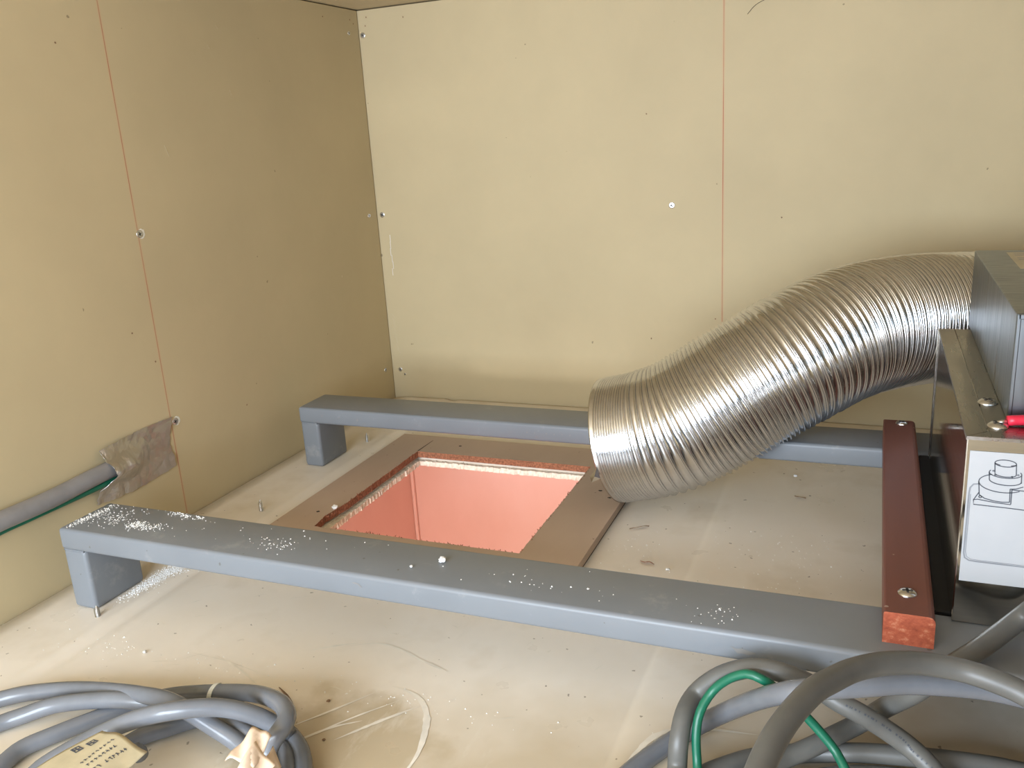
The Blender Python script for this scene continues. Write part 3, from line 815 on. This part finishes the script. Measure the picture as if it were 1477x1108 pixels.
# ------------------------------------------------------------------ cables on the floor
CP = {
    'A': [(-0.6571, 0.3772, 0.0075), (-0.6361, 0.3977, 0.0075), (-0.6165, 0.4087, 0.0100), (-0.5830, 0.4180, 0.0140), (-0.5493, 0.4217, 0.0180), (-0.5098, 0.4191, 0.0250), (-0.4715, 0.4129, 0.0320), (-0.4441, 0.4077, 0.0310), (-0.4222, 0.4065, 0.0240), (-0.4009, 0.4052, 0.0160), (-0.3801, 0.3975, 0.0075), (-0.3561, 0.3762, 0.0075)],
    'B': [(-0.6208, 0.3507, 0.0075), (-0.6074, 0.3752, 0.0075), (-0.5964, 0.3862, 0.0090), (-0.5747, 0.4002, 0.0140), (-0.5364, 0.4100, 0.0200), (-0.5075, 0.4159, 0.0215), (-0.4828, 0.4218, 0.0185), (-0.4597, 0.4253, 0.0150), (-0.4295, 0.4197, 0.0180), (-0.4166, 0.4174, 0.0185), (-0.4050, 0.4160, 0.0175), (-0.3869, 0.4119, 0.0120), (-0.3612, 0.3881, 0.0075)],
    'C': [(-0.5625, 0.3082, 0.0075), (-0.5629, 0.3403, 0.0075), (-0.5638, 0.3593, 0.0075), (-0.5530, 0.3798, 0.0075), (-0.5410, 0.4004, 0.0070), (-0.5321, 0.4138, 0.0070), (-0.5197, 0.4306, 0.0068), (-0.5014, 0.4438, 0.0080), (-0.4740, 0.4488, 0.0130), (-0.4361, 0.4483, 0.0220), (-0.4071, 0.4421, 0.0300), (-0.3752, 0.4245, 0.0420), (-0.3579, 0.4091, 0.0460), (-0.3554, 0.3982, 0.0440), (-0.3608, 0.3938, 0.0360), (-0.3632, 0.3888, 0.0260), (-0.3524, 0.3690, 0.0200)],
    'D': [(-0.5162, 0.3269, 0.0160), (-0.5163, 0.3387, 0.0190), (-0.5067, 0.3574, 0.0230), (-0.4926, 0.3738, 0.0280), (-0.4695, 0.3817, 0.0380), (-0.4444, 0.3873, 0.0460), (-0.4247, 0.3998, 0.0450), (-0.4111, 0.4089, 0.0410), (-0.3971, 0.4167, 0.0340), (-0.3834, 0.4242, 0.0230), (-0.3775, 0.4251, 0.0190), (-0.3767, 0.4312, 0.0100), (-0.3625, 0.4226, 0.0075), (-0.3490, 0.4076, 0.0075), (-0.3332, 0.3837, 0.0075)],
    'E': [(-0.4972, 0.3366, 0.0075), (-0.4966, 0.3596, 0.0075), (-0.4898, 0.3895, 0.0075), (-0.4848, 0.4008, 0.0075), (-0.4753, 0.4113, 0.0075), (-0.4627, 0.4254, 0.0075), (-0.4488, 0.4341, 0.0075), (-0.4299, 0.4375, 0.0075), (-0.4096, 0.4347, 0.0075), (-0.3910, 0.4276, 0.0075), (-0.3737, 0.4175, 0.0075), (-0.3598, 0.4041, 0.0075), (-0.3422, 0.3808, 0.0075)],
    'F': [(-0.4858, 0.3185, 0.0200), (-0.4862, 0.3365, 0.0240), (-0.4760, 0.3424, 0.0270), (-0.4569, 0.3401, 0.0310), (-0.4372, 0.3307, 0.0340)],
    'F2': [(-0.4570, 0.3370, 0.0180), (-0.4594, 0.3534, 0.0220), (-0.4598, 0.3630, 0.0240), (-0.4567, 0.3673, 0.0260), (-0.4573, 0.3697, 0.0200)],
    'R1': [(-0.0984, 0.4494, 0.0120), (-0.1027, 0.4744, 0.0180), (-0.1025, 0.4786, 0.0340), (-0.1016, 0.4924, 0.0460), (-0.0974, 0.5112, 0.0500), (-0.0848, 0.5133, 0.0630), (-0.0707, 0.5121, 0.0730), (-0.0573, 0.5109, 0.0780), (-0.0397, 0.5116, 0.0770), (-0.0228, 0.5164, 0.0680), (-0.0073, 0.5127, 0.0620), (0.0052, 0.5121, 0.0570), (0.0223, 0.5144, 0.0460), (0.0347, 0.5140, 0.0380), (0.0465, 0.5071, 0.0320), (0.0607, 0.5057, 0.0140)],
    'G': [(-0.0849, 0.4538, 0.0120), (-0.0899, 0.4760, 0.0200), (-0.0922, 0.4837, 0.0380), (-0.0908, 0.4904, 0.0520), (-0.0843, 0.4993, 0.0630), (-0.0736, 0.4987, 0.0750), (-0.0625, 0.4969, 0.0820), (-0.0537, 0.4943, 0.0820), (-0.0463, 0.4972, 0.0760), (-0.0360, 0.5030, 0.0630), (-0.0248, 0.5039, 0.0520), (-0.0143, 0.5018, 0.0420), (-0.0073, 0.4990, 0.0350), (-0.0019, 0.4920, 0.0300), (0.0076, 0.4810, 0.0200)],
    'R2': [(-0.1425, 0.4542, 0.0065), (-0.1320, 0.4781, 0.0075), (-0.1205, 0.4999, 0.0080), (-0.1095, 0.5158, 0.0100), (-0.0959, 0.5232, 0.0180), (-0.0756, 0.5136, 0.0400), (-0.0545, 0.4893, 0.0700), (-0.0361, 0.4702, 0.0920), (-0.0244, 0.4678, 0.0980), (0.0040, 0.4742, 0.1020), (0.0266, 0.4847, 0.1015), (0.0488, 0.4924, 0.1000), (0.0708, 0.4981, 0.0980), (0.0911, 0.5022, 0.0940), (0.1146, 0.5092, 0.0850), (0.1375, 0.5154, 0.0700)],
    'R3': [(-0.0390, 0.3237, 0.1350), (-0.0366, 0.3443, 0.1380), (-0.0322, 0.3659, 0.1400), (-0.0261, 0.3852, 0.1410), (-0.0179, 0.4072, 0.1400), (-0.0099, 0.4234, 0.1370), (-0.0002, 0.4415, 0.1330), (0.0138, 0.4596, 0.1280), (0.0286, 0.4717, 0.1240), (0.0431, 0.4780, 0.1210), (0.0573, 0.4800, 0.1190), (0.0707, 0.4769, 0.1180), (0.0857, 0.4731, 0.1150), (0.1018, 0.4645, 0.1100), (0.1228, 0.4665, 0.0900)],
    'R4': [(0.1345, 0.5106, 0.2040), (0.1268, 0.5227, 0.1830), (0.1126, 0.5528, 0.1400), (0.0991, 0.5745, 0.1065), (0.0760, 0.5518, 0.0950), (0.0592, 0.5311, 0.0920), (0.0452, 0.5195, 0.0850), (0.0365, 0.5185, 0.0750), (0.0202, 0.5355, 0.0480), (0.0058, 0.5383, 0.0310), (-0.0107, 0.5232, 0.0275), (-0.0248, 0.5105, 0.0245), (-0.0373, 0.5014, 0.0215), (-0.0503, 0.4857, 0.0215), (-0.0646, 0.4648, 0.0215)],
    'R5': [(-0.0932, 0.4791, 0.0075), (-0.0780, 0.4957, 0.0075), (-0.0578, 0.5128, 0.0075), (-0.0321, 0.5254, 0.0075), (-0.0060, 0.5261, 0.0140), (0.0151, 0.5283, 0.0170), (0.0484, 0.5316, 0.0190), (0.0809, 0.5386, 0.0165), (0.1036, 0.5443, 0.0120), (0.1358, 0.5475, 0.0075)],
    'R6': [(-0.0565, 0.4686, 0.0075), (-0.0376, 0.4900, 0.0075), (-0.0092, 0.5092, 0.0075), (0.0157, 0.5187, 0.0075), (0.0443, 0.5221, 0.0075), (0.0718, 0.5196, 0.0075), (0.1012, 0.5135, 0.0075)],
}

CR_ = .0065
coil = empty('cable_coil', (-.46, .40, 0))
tag(coil, 'loosely coiled grey cable on the cream floor with yellowed label and white tie', 'cable coil')
for k in 'ABCDE':
    tube('cable_turn', CP[k], CR_, M_cable, coil)
for k in ('F', 'F2'):
    tube('cable_turn', CP[k], .0058, M_cable, coil)

def band(name, pts, t, r, w, mat, parent, twist=0.0, thick=.0008, squash=1.0):
    """flat strap wrapped round a cable at fraction t of its run"""
    P = catmull(pts, .002); i = int(len(P) * t)
    T = (P[i + 1] - P[i - 1]).normalized(); c = P[i]
    n = (Vector((0, 0, 1)) - T * T.z).normalized(); b = T.cross(n)
    V, F = [], []
    seg = 28
    for k in range(seg):
        a = 2 * math.pi * k / seg
        rad = n * math.cos(a) * squash + b * math.sin(a)
        sk = T * (twist * math.cos(a))
        for (dr, dt) in ((0, -w), (thick, -w), (thick, w), (0, w)):
            V.append(c + rad * (r + dr) + T * dt + sk)
    for k in range(seg):
        k2 = (k + 1) % seg
        for q in range(4):
            q2 = (q + 1) % 4
            F.append((k * 4 + q, k * 4 + q2, k2 * 4 + q2, k2 * 4 + q))
    return mesh_obj(name, V, F, mat, parent, False)
P = catmull(CP['C'], .002)
ti = min(range(len(P)), key=lambda i: (P[i] - Vector((-.4600, .4500, .016))).length)
band('cable_tie', CP['C'], ti / len(P), CR_ - .0002, .0022, M_tie, coil, .0035)

def draped(name, corners, nu, nv, zfun, mat, parent, thick=.0004):
    """small sheet over four ground-plan corners with its own height field"""
    V, F = [], []
    for j in range(nv + 1):
        for i in range(nu + 1):
            s, t = i / nu, j / nv
            p = (Vector(corners[0]) * (1 - s) + Vector(corners[1]) * s) * (1 - t) + (Vector(corners[3]) * (1 - s) + Vector(corners[2]) * s) * t
            V.append(p + Vector((0, 0, zfun(s, t))))
    for j in range(nv):
        for i in range(nu):
            a = j * (nu + 1) + i; F.append((a, a + 1, a + nu + 2, a + nu + 1))
    o = mesh_obj(name, V, F, mat, parent, True)
    m = o.modifiers.new('sheet', 'SOLIDIFY'); m.thickness = thick; m.offset = 1
    return o
lc = [(-.4905, .3320, .030), (-.4705, .3290, .034), (-.4345, .3550, .031), (-.4800, .3630, .038)]
lf = lambda s, t: .0035 * math.sin(math.pi * s) + .0012 * math.sin(9 * s + 4 * t)
lc = [(-.5010, .3180, .034), (-.4400, .3080, .036), (-.4340, .3570, .038), (-.4800, .3625, .041)]
lab = draped('label', lc, 20, 16, lf, M_label, coil)
def lab_pt(s, t):
    p = (Vector(lc[0]) * (1 - s) + Vector(lc[1]) * s) * (1 - t) + (Vector(lc[3]) * (1 - s) + Vector(lc[2]) * s) * t
    return p + Vector((0, 0, lf(s, t) + .0007))
V, F = [], []
def stroke(s0, t0, s1, t1, w):
    b = len(V); ds, dt = s1 - s0, t1 - t0; L = math.hypot(ds, dt) or 1
    for k in range(4):
        u = k / 3
        V.append(lab_pt(s0 + ds * u - dt / L * w, t0 + dt * u + ds / L * w)); V.append(lab_pt(s0 + ds * u + dt / L * w, t0 + dt * u - ds / L * w))
    for k in range(3): F.append((b + 2 * k, b + 2 * k + 1, b + 2 * k + 3, b + 2 * k + 2))
# two bold square characters, then rows of small worn print
for (cs, ct) in ((.13, .58), (.17, .76)):
    for (a, b, c, d) in ((-.06, .06, .06, .06), (-.06, 0, .06, 0), (-.06, -.06, .06, -.06), (-.05, -.07, -.05, .07), (.0, -.07, .0, .07), (.05, -.07, .05, .07), (-.05, -.07, .05, .04)):
        stroke(cs + a, ct + b * .8, cs + c, ct + d * .8, .009)
lr = random.Random(3)
for row in range(3):
    for k in range(9):
        if lr.random() < .2: continue
        s0, t0 = .46 + .13 * row, .42 + .055 * k
        stroke(s0 - .02, t0, s0 + .03, t0 + lr.uniform(-.01, .02), .006); stroke(s0 + lr.uniform(-.02, .02), t0 - .015, s0 + lr.uniform(-.02, .02), t0 + .02, .006)
mesh_obj('worn_print', V, F, M_ink, lab)

pt_c = [(-.3670, .3570, .048), (-.3440, .3560, .048), (-.3475, .3800, .0535), (-.3655, .3815, .0535)]
pt = draped('paper_tape', pt_c, 10, 10, lambda s, t: .004 * math.sin(math.pi * s) + .0015 * math.sin(8 * s + 7 * t), M_paper, coil, .0006)
pt['label'] = 'folded cream paper tape'
draped('paper_tape', [(-.3520, .3500, .050), (-.3360, .3520, .046), (-.3330, .3640, .046), (-.3535, .3710, .0555)], 8, 8, lambda s, t: .002 * math.sin(5 * s + 3 * t), M_paper, coil, .0006)
draped('paper_tape', [(-.3445, .3600, .045), (-.3420, .3650, .034), (-.3420, .3780, .034), (-.3470, .3790, .048)], 6, 6, lambda s, t: .001 * math.sin(6 * t), M_paper, coil, .0006)

def cable_print(pts, r, t0, t1, n, parent, side):
    """row of small dark printed marks along a cable sheath"""
    P = catmull(pts, .001); V, F = [], []
    L = len(P)
    for k in range(n):
        i = int(L * (t0 + (t1 - t0) * k / n)); i = max(1, min(L - 4, i))
        T = (P[i + 1] - P[i - 1]).normalized(); nn = (Vector((0, 0, 1)) - T * T.z).normalized(); b = T.cross(nn)
        d = Vector((0, 0, 0)); h = .0009 * (.6 + .4 * ((k * 7) % 5) / 4)
        if k % 6 == 5: continue
        for (ang, off) in ((side - .14, 0), (side + .14, 0)): pass
        def pt(a, u): return P[i] + (nn * math.cos(a) + b * math.sin(a)) * (r + .00015) + T * u
        q = len(V); w = .00035 if k % 3 else .0006
        V += [pt(side - .09, -w), pt(side + .09, -w), pt(side + .09, w), pt(side - .09, w)]
        F.append((q, q + 1, q + 2, q + 3))
    return mesh_obj('printed_text', V, F, M_ink, parent)

def cable_thing(key, label, mat=None, r=CR_, group='grey cables beside the fan box', cat='cable', name='electrical_cable', text=None):
    root = empty(name, CP[key][len(CP[key]) // 2][:2] + (0,))
    tag(root, label, cat, group)
    tube('sheath', CP[key], r, mat or M_cable_old, root)
    if text: cable_print(CP[key], r, *text, root, .9)
    return root
cable_thing('R1', 'grey cable arching beside the green wire, then crossing down to the right', text=(.70, .92, 34))
cable_thing('R2', 'shiny grey cable rising from the floor left of the arch and running right', M_cable)
cable_thing('R3', 'thick grey cable nearest the camera, looping over all the others')
cable_thing('R4', 'grey cable coming down past the diagram sheet and the batten end to the floor')
cable_thing('R5', 'grey cable lying on the floor along the bottom edge under the arches')
cable_thing('R6', 'lowest grey cable, barely showing at the bottom edge of the picture')
g = empty('green_wire', (-.05, .50, 0)); tag(g, 'thin green earth wire arching inside the grey cable loop', 'wire')
tube('sheath', CP['G'], .0030, M_green, g)

# ------------------------------------------------------------------ crumbs, shavings and dust
def crumb(x, y, z, r, label, mat=None, seed=0, name='plaster_crumb', cat='plaster crumb', flat=.7):
    rr = random.Random(seed)
    bm = bmesh.new(); bmesh.ops.create_icosphere(bm, subdivisions=2, radius=r)
    for v in bm.verts:
        v.co *= rr.uniform(.72, 1.2)
        v.co.z *= flat
    mz = min(v.co.z for v in bm.verts)
    bmesh.ops.translate(bm, verts=bm.verts, vec=(x, y, z - mz))
    o = bm_obj(name, bm, mat or M_dust)
    return tag(o, label, cat)
crumb(-.3188, .5765, ZR1, .0032, 'largest white plaster crumb lying mid-way on the front steel rail', seed=1)
crumb(-.3395, .5610, ZR1, .0014, 'tiny white crumb near the front edge of the front rail', seed=2)
crumb(-.5720, .7880, .0115, .0036, 'white plaster crumb lodged on the left sawn edge of the fibreboard frame', seed=3)
crumb(-.1736, .7665, 0, .0020, 'pale crumb on the floor right of the red shaving', seed=4)
crumb(-.0769, 1.0392, 0, .0022, 'white crumb on the floor near the back rail, below the duct', seed=5)
crumb(-.5800, .4950, floor_h(-.58, .495), .0018, 'white crumb on the floor behind the cable coil', seed=6)
crumb(-.3814, .4855, 0, .0017, 'dark dirt lump on the floor right of the cable coil', M_wood_chip, 7, 'dirt_lump', 'dirt', .5)
crumb(-.3585, .4448, 0, .0013, 'small dark dirt speck on the floor beside the coil\'s right bend', M_wood_chip, 8, 'dirt_lump', 'dirt', .5)

def shaving(pts, w, mat, label, name='wood_shaving'):
    P = catmull(pts, .0015); V, F = [], []
    for i, p in enumerate(P):
        T = (P[min(i + 1, len(P) - 1)] - P[max(i - 1, 0)]).normalized()
        s = Vector((-T.y, T.x, 0)).normalized(); k = w * (.35 + .65 * math.sin(math.pi * (i + .5) / len(P)))
        V.append(p + s * k); V.append(p - s * k + Vector((0, 0, .0012)))
    for i in range(len(P) - 1): F.append((2 * i, 2 * i + 1, 2 * i + 3, 2 * i + 2))
    o = mesh_obj(name, V, F, mat)
    m = o.modifiers.new('thickness', 'SOLIDIFY'); m.thickness = .0005
    return tag(o, label, 'shaving')
shaving([(-.2330, .8460, .0006), (-.2260, .8480, .0020), (-.2190, .8530, .0024), (-.2140, .8570, .0010)], .0013, M_wood_chip, 'dark curled shaving on the floor just right of the fibreboard frame')
shaving([(-.2030, .7770, .0008), (-.1980, .7735, .0018), (-.1940, .7750, .0022), (-.1890, .7735, .0010)], .0016, M_mdf_cut, 'red-brown shaving on the floor behind the front rail')
shaving([(-.0720, .9780, .0006), (-.0680, .9740, .0018), (-.0630, .9730, .0020), (-.0600, .9745, .0010)], .0013, M_wood_chip, 'small brown shaving in the middle of the floor below the duct')
shaving([(-.0775, .7480, .0006), (-.0765, .7420, .0022), (-.0760, .7370, .0010)], .0010, M_wood_chip, 'short dark splinter standing close behind the front rail')
shaving([(-.4300, .4880, .0006), (-.4170, .4800, .0016), (-.4060, .4720, .0016), (-.3990, .4660, .0006)], .0012, M_wood_chip, 'thin brown splinter behind the right bend of the cable coil')

def dust(name, label, spots, parent=None, n=900, seed=5):
    rr = random.Random(seed); V, F = [], []
    for k in range(n):
        cx, cy, cz, sx, sy, ang = spots[rr.randrange(len(spots))]
        a, b = rr.gauss(0, sx), rr.gauss(0, sy)
        x, y = cx + a * math.cos(ang) - b * math.sin(ang), cy + a * math.sin(ang) + b * math.cos(ang)
        if cz > .01 and not (.5405 < y < .6000 and x > -.7095): continue
        z = cz if cz > .01 else floor_h(x, y)
        r = rr.uniform(.0002, .0008) * (1.6 if rr.random() < .06 else 1); h = r * rr.uniform(.5, 1.1)
        q = len(V); t = rr.uniform(0, 6)
        for j in range(4): V.append((x + r * math.cos(t + j * 1.57), y + r * math.sin(t + j * 1.57), z))
        V.append((x, y, z + h)); F += [(q + j, q + (j + 1) % 4, q + 4) for j in range(4)]
    o = mesh_obj(name, V, F, M_dust)
    tag(o, label, 'dust'); o['kind'] = 'stuff'
    return o
dust('plaster_dust', 'white plaster dust heaped on the floor inside the front rail leg',
     [(-.6690, .6280, 0, .0080, .0060, 1.2), (-.6720, .6120, 0, .0060, .0150, .1), (-.6760, .5900, 0, .0035, .0140, .0), (-.6640, .6420, 0, .0100, .0050, .9)], n=2600, seed=5)
dust('plaster_dust', 'white plaster dust scattered on the left end of the front rail',
     [(-.7040, .5600, ZR1, .0030, .0110, 0), (-.7000, .5780, ZR1, .0030, .0110, 0), (-.6250, .5640, ZR1, .0100, .0040, .2), (-.6400, .5660, ZR1, .0050, .0030, .2), (-.6100, .5960, ZR1, .0160, .0025, -.1), (-.6750, .5720, ZR1, .012, .0110, 0)], n=900, seed=6)
dust('plaster_dust', 'thin sprinkling of white specks over the left half of the front rail',
     [(-.4900, .5700, ZR1, .0060, .0060, 0), (-.4700, .5660, ZR1, .0080, .0050, 0), (-.5200, .5800, ZR1, .0600, .0130, 0), (-.2200, .5650, ZR1, .05, .008, 0), (-.0900, .5600, ZR1, .010, .008, .6)], n=150, seed=8)
dust('floor_dust', 'fine pale grit on the cream floor in front of the front rail',
     [(-.52, .495, 0, .10, .010, 0), (-.62, .490, 0, .03, .012, 0), (-.34, .505, 0, .06, .008, 0)], n=150, seed=9)
dust('floor_dust', 'fine pale grit on the cream floor between the rails, below the duct',
     [(-.215, .80, 0, .010, .03, 0), (-.10, .80, 0, .03, .04, 0), (-.05, .82, 0, .03, .03, 0)], n=120, seed=10)
